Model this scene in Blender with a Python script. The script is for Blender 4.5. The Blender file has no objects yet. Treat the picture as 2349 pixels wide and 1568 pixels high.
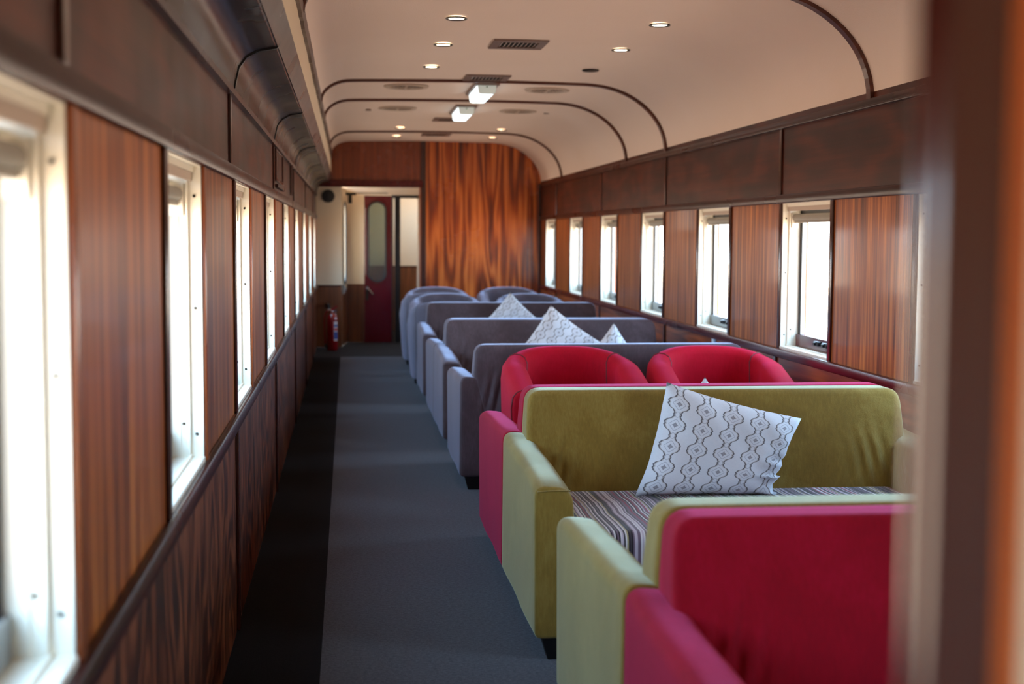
import bpy, bmesh, math, random
from mathutils import Vector, Matrix, Euler
random.seed(7)
PI = math.pi
S = bpy.context.scene
COL = S.collection
# ---------------------------------------------------------------- camera
YAW, PITCH, ROLL, EYE = .1188, .0780, .0058, 1.42
cam = bpy.data.cameras.new('camera'); camo = bpy.data.objects.new('camera', cam); COL.objects.link(camo)
f = Vector((math.sin(YAW)*math.cos(PITCH), math.cos(YAW)*math.cos(PITCH), -math.sin(PITCH)))
r = Vector((math.cos(YAW), -math.sin(YAW), 0)); u = r.cross(f)
r2 = r*math.cos(ROLL)+u*math.sin(ROLL); u2 = -r*math.sin(ROLL)+u*math.cos(ROLL)
m = Matrix((r2, u2, -f)).transposed().to_4x4(); m.translation = (0, 0, EYE)
camo.matrix_world = m
cam.sensor_width = 36; cam.lens = 3150/2349*36; cam.clip_start = .02; cam.clip_end = 300
cam.dof.use_dof = True; cam.dof.focus_distance = 5.6; cam.dof.aperture_fstop = 2.7
S.camera = camo
# ---------------------------------------------------------------- light and exposure
S.view_settings.view_transform = 'Standard'; S.view_settings.look = 'None'
S.view_settings.gamma = 1; S.view_settings.use_curve_mapping = False
S.view_settings.exposure = -0.25
W = bpy.data.worlds.new('world'); S.world = W; W.use_nodes = True
wn = W.node_tree; wn.nodes.clear()
def wnode(t, **k):
    n = wn.nodes.new(t)
    for a, b in k.items(): setattr(n, a, b)
    return n
tc = wnode('ShaderNodeTexCoord'); sp = wnode('ShaderNodeSeparateXYZ'); rp = wnode('ShaderNodeValToRGB')
wn.links.new(tc.outputs['Generated'], sp.inputs[0])
mr = wnode('ShaderNodeMapRange'); mr.inputs[1].default_value = -.35; mr.inputs[2].default_value = .55
wn.links.new(sp.outputs[2], mr.inputs[0]); wn.links.new(mr.outputs[0], rp.inputs[0])
e = rp.color_ramp.elements
e[0].position = 0; e[0].color = (.62, .47, .36, 1)
e[1].position = 1; e[1].color = (.42, .68, 1, 1)
x = e.new(.36); x.color = (.90, .68, .52, 1)
x = e.new(.42); x.color = (.64, .82, 1, 1)
bg = wnode('ShaderNodeBackground'); wo = wnode('ShaderNodeOutputWorld')
bg.inputs[1].default_value = 21.0
wn.links.new(rp.outputs[0], bg.inputs[0]); wn.links.new(bg.outputs[0], wo.inputs[0])
S.cycles.max_bounces = 10; S.cycles.diffuse_bounces = 5; S.cycles.transparent_max_bounces = 12
S.cycles.caustics_reflective = False; S.cycles.caustics_refractive = False
S.cycles.sample_clamp_indirect = 6
S.cycles.use_denoising = True
S.cycles.denoising_prefilter = 'ACCURATE'

XL, XR, YE = -.40, 2.43, 17.35          # left wall, right wall, far partition
WZ0, WZ1 = .795, 1.60                    # window sill and head
LW = [(-.61, .18), (1.26, 2.04), (3.09, 3.86), (4.93, 5.70), (6.74, 7.56)] + [(8.57+1.84*k, 9.36+1.84*k) for k in range(5)]       # left window openings
RW = [(-.71, .08), (1.15, 1.94), (3.02, 3.81)] + [(4.88+1.862*k, 5.67+1.862*k) for k in range(7)]   # right ones
LW = [w for w in LW if w[1] < YE-.1]
def portal(x, s, y0, y1, z0=WZ0, z1=WZ1):
    l = bpy.data.lights.new('window_portal', 'AREA'); l.shape = 'RECTANGLE'; l.size = z1-z0; l.size_y = y1-y0
    l.cycles.is_portal = True
    o = bpy.data.objects.new('window_portal', l); COL.objects.link(o)
    o.location = (x, (y0+y1)/2, (z0+z1)/2); o.rotation_euler = (0, -s*PI/2 if False else (PI/2 if s > 0 else -PI/2), 0)
for y0, y1 in LW: portal(XL-.15, -1, y0, y1)
for y0, y1 in RW: portal(XR+.15, 1, y0, y1)

# ---------------------------------------------------------------- helpers
def tag(o, label=None, cat=None, group=None, kind=None):
    if label: o['label'] = label
    if cat: o['category'] = cat
    if group: o['group'] = group
    if kind: o['kind'] = kind
    return o
def empty(name, loc=(0, 0, 0), rz=0, **k):
    o = bpy.data.objects.new(name, None); COL.objects.link(o); o.location = loc; o.rotation_euler = (0, 0, rz)
    o.empty_display_size = .1
    return tag(o, **k)
def obj(name, bm, mat, parent=None, smooth=False, ang=35, **k):
    bmesh.ops.recalc_face_normals(bm, faces=bm.faces[:])
    me = bpy.data.meshes.new(name); bm.to_mesh(me); bm.free()
    mats = mat if isinstance(mat, (list, tuple)) else [mat]
    for q in mats: me.materials.append(q)
    o = bpy.data.objects.new(name, me); COL.objects.link(o)
    if parent: o.parent = parent
    if smooth:
        me.shade_smooth()
        if ang: me.set_sharp_from_angle(angle=math.radians(ang))
    return tag(o, **k)
def BM(): return bmesh.new()
def box(bm, x0, x1, y0, y1, z0, z1, bev=0, mi=0, seg=2):
    vs = [bm.verts.new(p) for p in ((x0,y0,z0),(x1,y0,z0),(x1,y1,z0),(x0,y1,z0),(x0,y0,z1),(x1,y0,z1),(x1,y1,z1),(x0,y1,z1))]
    fs = [bm.faces.new([vs[i] for i in t]) for t in ((0,3,2,1),(4,5,6,7),(0,1,5,4),(1,2,6,5),(2,3,7,6),(3,0,4,7))]
    for q in fs: q.material_index = mi
    if bev:
        es = list({ed for q in fs for ed in q.edges})
        rr = bmesh.ops.bevel(bm, geom=es, offset=bev, segments=seg, affect='EDGES', profile=.5)
        for q in rr['faces']: q.material_index = mi
    return vs
def prism(bm, pts, axis, a0, a1, mi=0, cap=True):
    """extrude the 2D outline pts along an axis; pts are the two other coordinates in order"""
    def P(p, a): return ((a, p[0], p[1]), (p[0], a, p[1]), (p[0], p[1], a))[axis]
    A = [bm.verts.new(P(p, a0)) for p in pts]; B = [bm.verts.new(P(p, a1)) for p in pts]
    n = len(pts)
    for i in range(n):
        q = bm.faces.new((A[i], A[(i+1) % n], B[(i+1) % n], B[i])); q.material_index = mi
    if cap:
        bm.faces.new(A).material_index = mi; bm.faces.new(B[::-1]).material_index = mi
def tube(bm, pts, rad, n=8, closed=False):
    pts = [Vector(p) for p in pts]; rings = []; prev = None
    for i, p in enumerate(pts):
        a = pts[max(0, i-1)]; b = pts[min(len(pts)-1, i+1)]
        t = (b-a).normalized() if (b-a).length > 1e-9 else Vector((0, 0, 1))
        if prev is None:
            w = Vector((0, 0, 1)) if abs(t.z) < .9 else Vector((1, 0, 0)); nx = t.cross(w).normalized()
        else: nx = (prev - t*prev.dot(t)).normalized()
        prev = nx; ny = t.cross(nx); rr = rad[i] if isinstance(rad, (list, tuple)) else rad
        rings.append([bm.verts.new(p+rr*(math.cos(2*PI*k/n)*nx+math.sin(2*PI*k/n)*ny)) for k in range(n)])
    for A, B in zip(rings, rings[1:]):
        for k in range(n): bm.faces.new((A[k], A[(k+1) % n], B[(k+1) % n], B[k]))
    bm.faces.new(rings[0][::-1]); bm.faces.new(rings[-1])
def cyl(bm, c, r0, r1, z0, z1, n=20, axis=2, mi=0):
    def P(a, z, rr):
        p = (rr*math.cos(a), rr*math.sin(a), z)
        p = (p[0], p[1], p[2]) if axis == 2 else ((p[2], p[0], p[1]) if axis == 0 else (p[0], p[2], p[1]))
        return (p[0]+c[0], p[1]+c[1], p[2]+c[2])
    A = [bm.verts.new(P(2*PI*k/n, z0, r0)) for k in range(n)]; B = [bm.verts.new(P(2*PI*k/n, z1, r1)) for k in range(n)]
    for k in range(n): bm.faces.new((A[k], A[(k+1) % n], B[(k+1) % n], B[k])).material_index = mi
    bm.faces.new(A).material_index = mi; bm.faces.new(B).material_index = mi
def lathe(bm, prof, n=24, c=(0, 0, 0)):
    rings = [[bm.verts.new((c[0]+r_*math.cos(2*PI*k/n), c[1]+r_*math.sin(2*PI*k/n), c[2]+z_)) for k in range(n)] for r_, z_ in prof]
    for A, B in zip(rings, rings[1:]):
        for k in range(n): bm.faces.new((A[k], A[(k+1) % n], B[(k+1) % n], B[k]))
    bm.faces.new(rings[0]); bm.faces.new(rings[-1])
def offset(pts, d):
    """inset a counter-clockwise 2D outline by d"""
    n = len(pts); out = []
    for i in range(n):
        p0, p1, p2 = Vector(pts[i-1]), Vector(pts[i]), Vector(pts[(i+1) % n])
        e1 = (p1-p0).normalized(); e2 = (p2-p1).normalized()
        n1 = Vector((-e1.y, e1.x)); n2 = Vector((-e2.y, e2.x)); nn = (n1+n2)
        nn = nn/max(.5, nn.length_squared/2) if nn.length > 1e-6 else n1
        out.append(p1+nn*d)
    return out
def rounded(pts, rad, seg=5):
    """round the corners of a counter-clockwise outline; rad one value per corner"""
    n = len(pts); out = []
    for i in range(n):
        R_ = rad[i] if isinstance(rad, (list, tuple)) else rad
        p0, p1, p2 = Vector(pts[i-1]), Vector(pts[i]), Vector(pts[(i+1) % n])
        if R_ <= 0: out.append(p1); continue
        a = (p0-p1).normalized(); b = (p2-p1).normalized()
        for k in range(seg+1):
            t = k/seg; q0 = p1+a*R_*(1-t); q1 = p1+b*R_*t
            out.append(q0*(1-t)+q1*t)
    return out
def puff(bm, pts, a0, a1, rad, axis=1, seg=4, nmid=6, warp=None, bow=0):
    """soft upholstered block: outline pts (ccw) extruded a0..a1 with rounded rims"""
    rings = []
    st = [(a0+rad*(1-math.sin(PI/2*k/seg)), rad*(1-math.cos(PI/2*k/seg))) for k in range(seg, -1, -1)]
    ring_spec = []
    for k in range(seg+1):
        th = PI/2*k/seg
        ring_spec.append((a0+rad*(1-math.sin(th)), rad*(1-math.cos(th))))
    ring_spec = [(a, i) for a, i in reversed([(a0+rad*(1-math.cos(th)), rad*(1-math.sin(th))) for th in [PI/2*k/seg for k in range(seg+1)]])][::-1]
    ring_spec += [(a0+rad+(a1-a0-2*rad)*k/nmid, 0) for k in range(1, nmid)]
    ring_spec += [(a1-a+a0, i) for a, i in ring_spec[:seg+1][::-1]]
    for a, ins in ring_spec:
        o2 = offset(pts, ins) if ins > 1e-6 else [Vector(p) for p in pts]
        R_ = []
        for p in o2:
            v = Vector(((a, p[0], p[1]), (p[0], a, p[1]), (p[0], p[1], a))[axis])
            if warp: v = Vector(warp(v))
            R_.append(bm.verts.new(v))
        rings.append(R_)
    n = len(pts)
    for A, B in zip(rings, rings[1:]):
        for i in range(n): bm.faces.new((A[i], A[(i+1) % n], B[(i+1) % n], B[i]))
    for R_ in (rings[0], rings[-1]):
        c = sum((v.co for v in R_), Vector())/n
        # shrink ring inwards for a slightly domed cap
        prev = R_
        for s in (.66, .33):
            nr = [bm.verts.new(c+(v.co-c)*s) for v in R_]
            for i in range(n): bm.faces.new((prev[i], prev[(i+1) % n], nr[(i+1) % n], nr[i]))
            prev = nr
        bm.faces.new(prev)
def kids(o): return [c for c in bpy.data.objects if c.parent == o]
def copy_tree(o, parent=None):
    c = o.copy(); COL.objects.link(c)
    if parent: c.parent = parent
    for ch in kids(o): copy_tree(ch, c)
    return c

# ---------------------------------------------------------------- materials
class NT:
    def __init__(s, name):
        s.m = bpy.data.materials.new(name); s.m.use_nodes = True; s.t = s.m.node_tree; s.b = s.t.nodes['Principled BSDF']; s.out = s.t.nodes['Material Output']
    def n(s, t, ins={}, **k):
        q = s.t.nodes.new(t)
        for a, b in k.items(): setattr(q, a, b)
        for a, b in ins.items():
            if isinstance(b, bpy.types.NodeSocket): s.t.links.new(b, q.inputs[a])
            else: q.inputs[a].default_value = b
        return q
    def math(s, op, a, b=None, c=None):
        q = s.t.nodes.new('ShaderNodeMath'); q.operation = op
        for i, v in enumerate((a, b, c)):
            if v is None: continue
            if isinstance(v, bpy.types.NodeSocket): s.t.links.new(v, q.inputs[i])
            else: q.inputs[i].default_value = v
        return q.outputs[0]
    def ramp(s, fac, stops, interp='LINEAR'):
        q = s.t.nodes.new('ShaderNodeValToRGB'); q.color_ramp.interpolation = interp; el = q.color_ramp.elements
        for i, (p, c) in enumerate(stops):
            x_ = el[i] if i < 2 else el.new(p)
            x_.position = p; x_.color = tuple(c)+(1,) if len(c) == 3 else c
        s.t.links.new(fac, q.inputs[0]); return q.outputs[0]
    def mix(s, fac, a, b, mode='MIX'):
        q = s.t.nodes.new('ShaderNodeMix'); q.data_type = 'RGBA'; q.blend_type = mode
        for i, v in ((0, fac), (6, a), (7, b)):
            if isinstance(v, bpy.types.NodeSocket): s.t.links.new(v, q.inputs[i])
            else: q.inputs[i].default_value = v if i == 0 else (tuple(v)+(1,) if len(v) == 3 else v)
        return q.outputs[2]
    def coord(s, scale=(1, 1, 1), which='Object', loc=(0, 0, 0), rot=(0, 0, 0)):
        t = s.n('ShaderNodeTexCoord'); mp = s.n('ShaderNodeMapping', {'Vector': t.outputs[which], 'Scale': scale, 'Location': loc, 'Rotation': rot}); return mp.outputs[0]
    def noise(s, vec, scale=1, detail=4, rough=.5, dist=0):
        q = s.n('ShaderNodeTexNoise', {'Vector': vec, 'Scale': scale, 'Detail': detail, 'Roughness': rough, 'Distortion': dist}); return q.outputs[0]
    def bump(s, h, strength=.2, dist=.01):
        q = s.n('ShaderNodeBump', {'Height': h, 'Strength': strength, 'Distance': dist}); s.t.links.new(q.outputs[0], s.b.inputs['Normal'])
    def set(s, **k):
        for a, v in k.items():
            a = a.replace('_', ' ')
            if isinstance(v, bpy.types.NodeSocket): s.t.links.new(v, s.b.inputs[a])
            else: s.b.inputs[a].default_value = tuple(v)+(1,) if isinstance(v, (tuple, list)) and len(v) == 3 else v
        return s
def lin(c): return tuple(((v/255)/12.92 if v/255 <= .04045 else ((v/255+.055)/1.055)**2.4) for v in c)
def plain(name, c, rough=.5, metal=0, **k):
    t = NT(name); t.set(Base_Color=lin(c), Roughness=rough, Metallic=metal, **k); return t.m
def wood(name, dark, mid, light, grain='z', rough=.28, figure=0, fs=(1, 1, 1), coat=.35, panel=0, fine=1., streak=1., fw=.4, spec=.5, ramp=(.28, .5, .72), cr=.16):
    """varnished veneer. figure>0 adds cathedral contour lines"""
    t = NT(name); g = {'x': 0, 'y': 1, 'z': 2}[grain]
    st = [26, 26, 26]; st[g] = .9
    fi = [95, 95, 95]; fi[g] = 2.2
    v = t.coord(tuple(st)); a = t.noise(v, 1, 5, .6, 0)
    b = t.noise(t.coord(tuple(fi)), 1, 3, .6)
    c = t.math('ADD', t.math('MULTIPLY', a, .75*streak+.0), t.math('MULTIPLY', b, .25))
    if streak != 1: c = t.math('ADD', c, .75*(1-streak)*.5)
    if figure:
        ff = list(fs); nz = t.noise(t.coord(tuple(ff), loc=(3.1, 1.7, .4)), 1, 2, .45, .2)
        wv = t.math('SINE', t.math('MULTIPLY', nz, figure))
        wv = t.math('MULTIPLY_ADD', wv, .5, .5)
        c = t.math('ADD', t.math('MULTIPLY', c, 1-fw), t.math('MULTIPLY', wv, fw))
    col = t.ramp(c, [(ramp[0], dark), (ramp[2], light), (ramp[1], mid)])
    if panel:      # every veneer sheet its own tone
        tcn = t.n('ShaderNodeTexCoord'); s_ = t.n('ShaderNodeSeparateXYZ', {0: tcn.outputs['Object']})
        cell = t.math('FLOOR', t.math('DIVIDE', s_.outputs[1], panel))
        wnz = t.n('ShaderNodeTexWhiteNoise', {'W': cell}, noise_dimensions='1D')
        k = t.math('MULTIPLY_ADD', wnz.outputs[0], .35, .82)
        col = t.mix(1, col, t.n('ShaderNodeCombineColor', {0: k, 1: k, 2: k}).outputs[0], 'MULTIPLY')
    rv = t.math('MULTIPLY_ADD', t.noise(t.coord((2, 2, 2)), 1, 3), .22, rough-.11)
    t.set(Base_Color=col, Roughness=rv, Coat_Weight=coat, Coat_Roughness=cr, Specular_IOR_Level=spec)
    t.bump(b, .05*fine, .002)
    return t.m
def W3(*cs): return [lin(c) for c in cs]
M = {}
M['pier'] = wood('veneer_pier', *W3((70, 27, 8), (150, 76, 27), (206, 128, 58)), grain='z', rough=.34, panel=.934, coat=.22, cr=.09, spec=.25, ramp=(.34, .5, .66))
M['upper'] = wood('veneer_upper', *W3((38, 12, 6), (64, 23, 12), (92, 38, 21)), grain='y', rough=.36, figure=26, fs=(2, .9, 3), coat=.0, spec=.22, fw=.22)
M['lowerL'] = wood('veneer_lower_swirl', *W3((42, 17, 9), (86, 41, 22), (136, 76, 46)), grain='z', rough=.34, figure=85, fs=(2, 2.4, 1.0), coat=.0, spec=.3, fw=.34)
M['lowerR'] = wood('veneer_lower_right', *W3((80, 32, 14), (140, 66, 28), (176, 92, 44)), grain='y', rough=.36, figure=36, fs=(2, .5, 8), coat=.15, fw=.22)
M['endwall'] = wood('veneer_end', *W3((70, 24, 7), (158, 68, 20), (222, 124, 52)), grain='z', rough=.24, figure=52, fs=(3.4, 1, .34), coat=.4, fw=.26)
M['endupper'] = wood('veneer_end_upper', *W3((80, 30, 12), (120, 52, 20), (150, 70, 32)), grain='z', rough=.26)
M['trim'] = wood('trim_mahogany', *W3((28, 7, 7), (50, 16, 13), (78, 29, 22)), grain='y', rough=.30, coat=.0, spec=.28)
M['trimv'] = wood('trim_mahogany_upright', *W3((34, 12, 10), (58, 22, 16), (84, 36, 24)), grain='z', rough=.24, coat=.5)
M['trimo'] = wood('trim_warm_upright', *W3((104, 48, 22), (140, 72, 36), (172, 98, 56)), grain='z', rough=.3)  # on the left window trims this lighter tone stands in for window light
M['rib'] = wood('rib_wood', *W3((52, 22, 14), (82, 38, 24), (110, 58, 38)), grain='x', rough=.4, coat=.1)
M['cove'] = wood('cove_dark', *W3((14, 5, 4), (28, 12, 9), (52, 26, 18)), grain='x', rough=.26, coat=.0, spec=.25)
M['vestwood'] = wood('veneer_vestibule', *W3((60, 30, 14), (100, 54, 26), (136, 80, 42)), grain='z', rough=.35)
M['redwood'] = wood('red_varnish', *W3((52, 10, 14), (84, 20, 22), (104, 30, 28)), grain='y', rough=.25, coat=.1, spec=.35)
M['post'] = plain('post_varnish', (66, 26, 22), .18, Coat_Weight=.6, Coat_Roughness=.08)
M['orange'] = wood('post_orange', *W3((130, 56, 12), (168, 80, 22), (190, 98, 34)), grain='z', rough=.5, coat=0)
def _cream(name, c, sc=160, k=.35):
    t = NT(name); v = t.coord((sc, sc*.35, sc*.8)); h = t.noise(v, 1, 3, .6)
    big = t.noise(t.coord((1.2, .8, 1.2)), 1, 3)
    col = t.mix(t.math('MULTIPLY', big, .35), lin(c), lin((c[0]*.86, c[1]*.82, c[2]*.76)))
    t.set(Base_Color=col, Roughness=.62); t.bump(h, k, .004); return t.m
M['ceiling'] = _cream('ceiling_vinyl', (234, 215, 202))
M['cream'] = _cream('cream_paint', (222, 208, 184), 20, .05)
M['jamb'] = plain('cream_metal', (236, 230, 214), .35)
M['steel'] = plain('window_steel', (150, 150, 150), .35, .7)
M['rubber'] = plain('black_rubber', (22, 24, 26), .5)
M['black'] = plain('black_plastic', (16, 16, 18), .35)
M['darkmetal'] = plain('dark_metal', (52, 46, 40), .35, .8)
M['chrome'] = plain('chrome', (210, 212, 220), .15, 1)
M['blind'] = plain('blind_fabric', (150, 144, 132), .7)
M['foot'] = plain('foot_black', (16, 12, 11), .4)
M['reddoor'] = plain('red_gloss_paint', (88, 4, 20), .14, Coat_Weight=.6, Coat_Roughness=.05)
M['extred'] = plain('extinguisher_red', (126, 4, 16), .18, Coat_Weight=.6)
M['white'] = plain('label_white', (222, 226, 232), .5)
M['blue'] = plain('label_blue', (28, 72, 160), .5)
M['labelred'] = plain('label_red', (190, 30, 40), .5)
M['ventmetal'] = plain('vent_metal', (132, 112, 104), .45, .5)
M['ventwhite'] = plain('vent_beige', (188, 168, 150), .5)
M['dark'] = plain('dark_cavity', (14, 12, 12), .8)
M['socket'] = plain('socket_plastic', (150, 182, 212), .4)
def emis(name, c, k):
    t = NT(name); t.set(Base_Color=c, Emission_Color=c, Emission_Strength=k, Roughness=.4); return t.m
M['lampwarm'] = emis('downlight_glow', (1, .84, .62), 14)
M['lampoff'] = plain('downlight_off', (90, 70, 62), .4)
M['capglow'] = emis('lamp_end_glow', (.72, .80, .74), .35)
M['tubecool'] = emis('fluorescent_glow', (.80, .95, 1), 2.6)
def glass():
    t = NT('window_glass'); lw = t.n('ShaderNodeLayerWeight', {'Blend': .5}); fr = t.n('ShaderNodeMath', {0: t.math('POWER', lw.outputs['Facing'], 5.), 1: .40, 2: .03}, operation='MULTIPLY_ADD'); tr = t.n('ShaderNodeBsdfTransparent', {'Color': (.96, .98, .98, 1)})
    gl = t.n('ShaderNodeBsdfGlossy', {'Roughness': .02}); mx = t.n('ShaderNodeMixShader', {0: fr.outputs[0], 1: tr.outputs[0], 2: gl.outputs[0]})
    t.t.links.new(mx.outputs[0], t.out.inputs[0]); return t.m
M['glass'] = glass()
def frosted():
    t = NT('door_glass'); tr = t.n('ShaderNodeBsdfTransparent', {'Color': (.55, .62, .58, 1)}); gl = t.n('ShaderNodeBsdfGlossy', {'Roughness': .12})
    mx = t.n('ShaderNodeMixShader', {0: .18, 1: tr.outputs[0], 2: gl.outputs[0]}); t.t.links.new(mx.outputs[0], t.out.inputs[0]); return t.m
M['doorglass'] = frosted()
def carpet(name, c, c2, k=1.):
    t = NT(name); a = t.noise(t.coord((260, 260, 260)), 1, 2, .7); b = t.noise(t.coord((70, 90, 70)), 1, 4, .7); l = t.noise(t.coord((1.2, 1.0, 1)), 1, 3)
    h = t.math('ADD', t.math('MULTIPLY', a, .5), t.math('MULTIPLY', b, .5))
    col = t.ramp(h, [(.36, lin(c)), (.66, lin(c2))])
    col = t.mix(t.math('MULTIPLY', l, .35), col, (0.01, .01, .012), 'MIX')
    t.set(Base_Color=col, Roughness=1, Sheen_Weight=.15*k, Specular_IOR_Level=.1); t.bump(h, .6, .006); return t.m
M['carpet'] = carpet('carpet_grey', (20, 22, 28), (98, 98, 108))
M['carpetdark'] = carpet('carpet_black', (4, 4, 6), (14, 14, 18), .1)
M['vestfloor'] = carpet('vestibule_floor', (24, 20, 20), (44, 38, 36), .2)
def velvet(name, c, nap, sheen=.9, sc=(5, 5, 4), tn=.5, tint=None, folds=False):
    """short pile suede cloth: brushed patches of its own, fine weave, sheen"""
    t = NT(name); n1 = t.noise(t.coord(sc), 1, 5, .6, .8); n2 = t.noise(t.coord((130, 130, 24)), 1, 3, .6); n3 = t.noise(t.coord((420, 420, 420)), 1, 2, .5)
    fac = t.math('ADD', t.math('MULTIPLY', n1, .62), t.math('MULTIPLY', n2, .38))
    col = t.ramp(fac, [(.25, lin(tuple(v*.86 for v in c))), (.78, lin(nap)), (.50, lin(c))])
    t.set(Base_Color=col, Roughness=.85, Sheen_Weight=sheen, Sheen_Roughness=.38, Sheen_Tint=tint or tuple(min(1, v*.8+tn) for v in lin(nap)), Specular_IOR_Level=.2)
    h = t.math('ADD', t.math('MULTIPLY', n3, .35), t.math('MULTIPLY', n1, .65))
    if folds:      # pulled cloth beside the arms
        o_ = t.n('ShaderNodeSeparateXYZ', {0: t.n('ShaderNodeTexCoord').outputs['Object']}); ax = t.math('ABSOLUTE', o_.outputs[0])
        def bell(v, c_, w_): d = t.math('DIVIDE', t.math('SUBTRACT', v, c_), w_); return t.math('EXPONENT', t.math('MULTIPLY', t.math('MULTIPLY', d, d), -1))
        mk = t.math('MULTIPLY', bell(ax, .63, .085), bell(o_.outputs[2], .53, .10))
        wv = t.math('SINE', t.math('ADD', t.math('MULTIPLY', ax, 105), t.math('ADD', t.math('MULTIPLY', o_.outputs[2], 22), t.math('MULTIPLY', n1, 5))))
        h = t.math('ADD', t.math('MULTIPLY', h, .12), t.math('MULTIPLY', t.math('MULTIPLY', wv, mk), .30)); t.bump(h, 1, .02); return t.m
    t.bump(h, .12, .02); return t.m
M['green'] = velvet('green_velvet', (136, 108, 44), (160, 136, 70), tint=(.72, .86, .68), folds=True)
M['red'] = velvet('red_velvet', (148, 0, 26), (168, 4, 42), .6, tint=(1, .16, .42), folds=True)
M['tubred'] = velvet('red_velvet_tub', (176, 0, 30), (190, 4, 42), .35, tint=(1, .12, .42))
M['pipered'] = plain('piping_red', (112, 0, 24), .6)
M['pipegrey'] = plain('piping_grey', (78, 74, 82), .6)
M['grey'] = velvet('grey_velvet', (84, 70, 74), (106, 92, 98), tint=(.62, .72, 1), folds=True)
M['greyT'] = velvet('grey_velvet_tub', (92, 84, 94), (114, 106, 120), tint=(.62, .70, 1))
def stripes():
    t = NT('striped_seat'); tcn = t.n('ShaderNodeTexCoord'); s_ = t.n('ShaderNodeSeparateXYZ', {0: tcn.outputs['Object']})
    wob = t.math('MULTIPLY', t.noise(t.coord((1.5, 5, 1)), 1, 2), .035)
    xx = t.math('ADD', s_.outputs[0], wob)
    cell = t.math('FLOOR', t.math('MULTIPLY', xx, 190)); wnz = t.n('ShaderNodeTexWhiteNoise', {'W': cell}, noise_dimensions='1D').outputs[0]
    col = t.ramp(wnz, [(0, lin((30, 16, 28))), (.20, lin((112, 92, 108))), (.42, lin((190, 176, 190))), (.60, lin((150, 30, 60))), (.70, lin((60, 52, 60))), (.82, lin((170, 158, 120))), (.90, lin((216, 210, 214)))], 'CONSTANT')
    t.set(Base_Color=col, Roughness=.85, Sheen_Weight=.2); t.bump(t.noise(t.coord((300, 60, 300)), 1, 2), .2, .003); return t.m
M['stripes'] = stripes()
def ogee():
    """white cushion cloth with chains of medallions between scalloped lines"""
    t = NT('ogee_cloth'); uv = t.n('ShaderNodeTexCoord').outputs['UV']; s_ = t.n('ShaderNodeSeparateXYZ', {0: uv})
    P_, Q_ = .098, .089
    U = t.math('DIVIDE', s_.outputs[0], P_); V = t.math('DIVIDE', s_.outputs[1], Q_)
    cx = t.math('SUBTRACT', t.math('FRACT', U), .5); vv = t.math('SUBTRACT', t.math('FRACT', V), .5)
    ax = t.math('ABSOLUTE', cx); av = t.math('ABSOLUTE', vv)
    c1 = t.math('COSINE', t.math('MULTIPLY', vv, 2*PI)); c3 = t.math('COSINE', t.math('MULTIPLY', vv, 6*PI)); c5 = t.math('COSINE', t.math('MULTIPLY', vv, 14*PI))
    w = t.math('ADD', t.math('MULTIPLY_ADD', c1, .135, .235), t.math('ADD', t.math('MULTIPLY', c3, -.022), t.math('MULTIPLY', c5, -.010)))
    def line(expr, width, soft=.012):
        q = t.n('ShaderNodeMapRange', {0: t.math('ABSOLUTE', expr), 1: width-soft*.5, 2: width+soft, 3: 1., 4: 0.}); return q.outputs[0]
    outl = line(t.math('SUBTRACT', ax, w), .020)
    halo = line(t.math('ADD', t.math('SUBTRACT', ax, w), .030), .024)
    rad = t.math('SQRT', t.math('ADD', t.math('MULTIPLY', ax, ax), t.math('MULTIPLY', t.math('MULTIPLY', vv, vv), .72)))
    ang = t.math('ARCTAN2', vv, cx)
    ring = t.math('ADD', t.math('MULTIPLY', t.math('COSINE', t.math('MULTIPLY', ang, 4)), .022), t.math('MULTIPLY_ADD', t.math('COSINE', t.math('MULTIPLY', ang, 8)), .010, .185))
    inner = line(t.math('SUBTRACT', rad, ring), .008)
    star = t.n('ShaderNodeMapRange', {0: t.math('ADD', t.math('ADD', t.math('POWER', ax, .75), t.math('MULTIPLY', t.math('POWER', av, .75), .85)), 0), 1: .19, 2: .215, 3: 1., 4: 0.}).outputs[0]
    starh = t.n('ShaderNodeMapRange', {0: t.math('ADD', t.math('POWER', ax, .75), t.math('MULTIPLY', t.math('POWER', av, .75), .85)), 1: .09, 2: .11, 3: 1., 4: 0.}).outputs[0]
    v2 = t.math('SUBTRACT', .5, av); small = t.math('SQRT', t.math('ADD', t.math('MULTIPLY', t.math('MULTIPLY', ax, ax), 3.2), t.math('MULTIPLY', v2, v2)))
    loop = line(t.math('SUBTRACT', small, .13), .010)
    weave = t.noise(t.n('ShaderNodeMapping', {'Vector': uv, 'Scale': (90, 900, 1)}).outputs[0], 1, 2, .6)
    base = t.mix(weave, lin((196, 202, 214)), lin((232, 234, 240)))
    col = t.mix(t.math('MULTIPLY', halo, .55), base, lin((168, 160, 152)))
    col = t.mix(t.math('MULTIPLY', t.math('MAXIMUM', inner, loop), .6), col, lin((116, 122, 142)))
    col = t.mix(t.math('MULTIPLY', star, .8), col, lin((120, 116, 126)))
    col = t.mix(t.math('MULTIPLY', starh, .5), col, lin((170, 168, 176)))
    col = t.mix(t.math('MULTIPLY', outl, .92), col, lin((74, 66, 74)))
    t.set(Base_Color=col, Roughness=.8, Sheen_Weight=.15); t.bump(t.math('ADD', weave, t.math('MULTIPLY', outl, .6)), .25, .002); return t.m
M['ogee'] = ogee()

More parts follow.
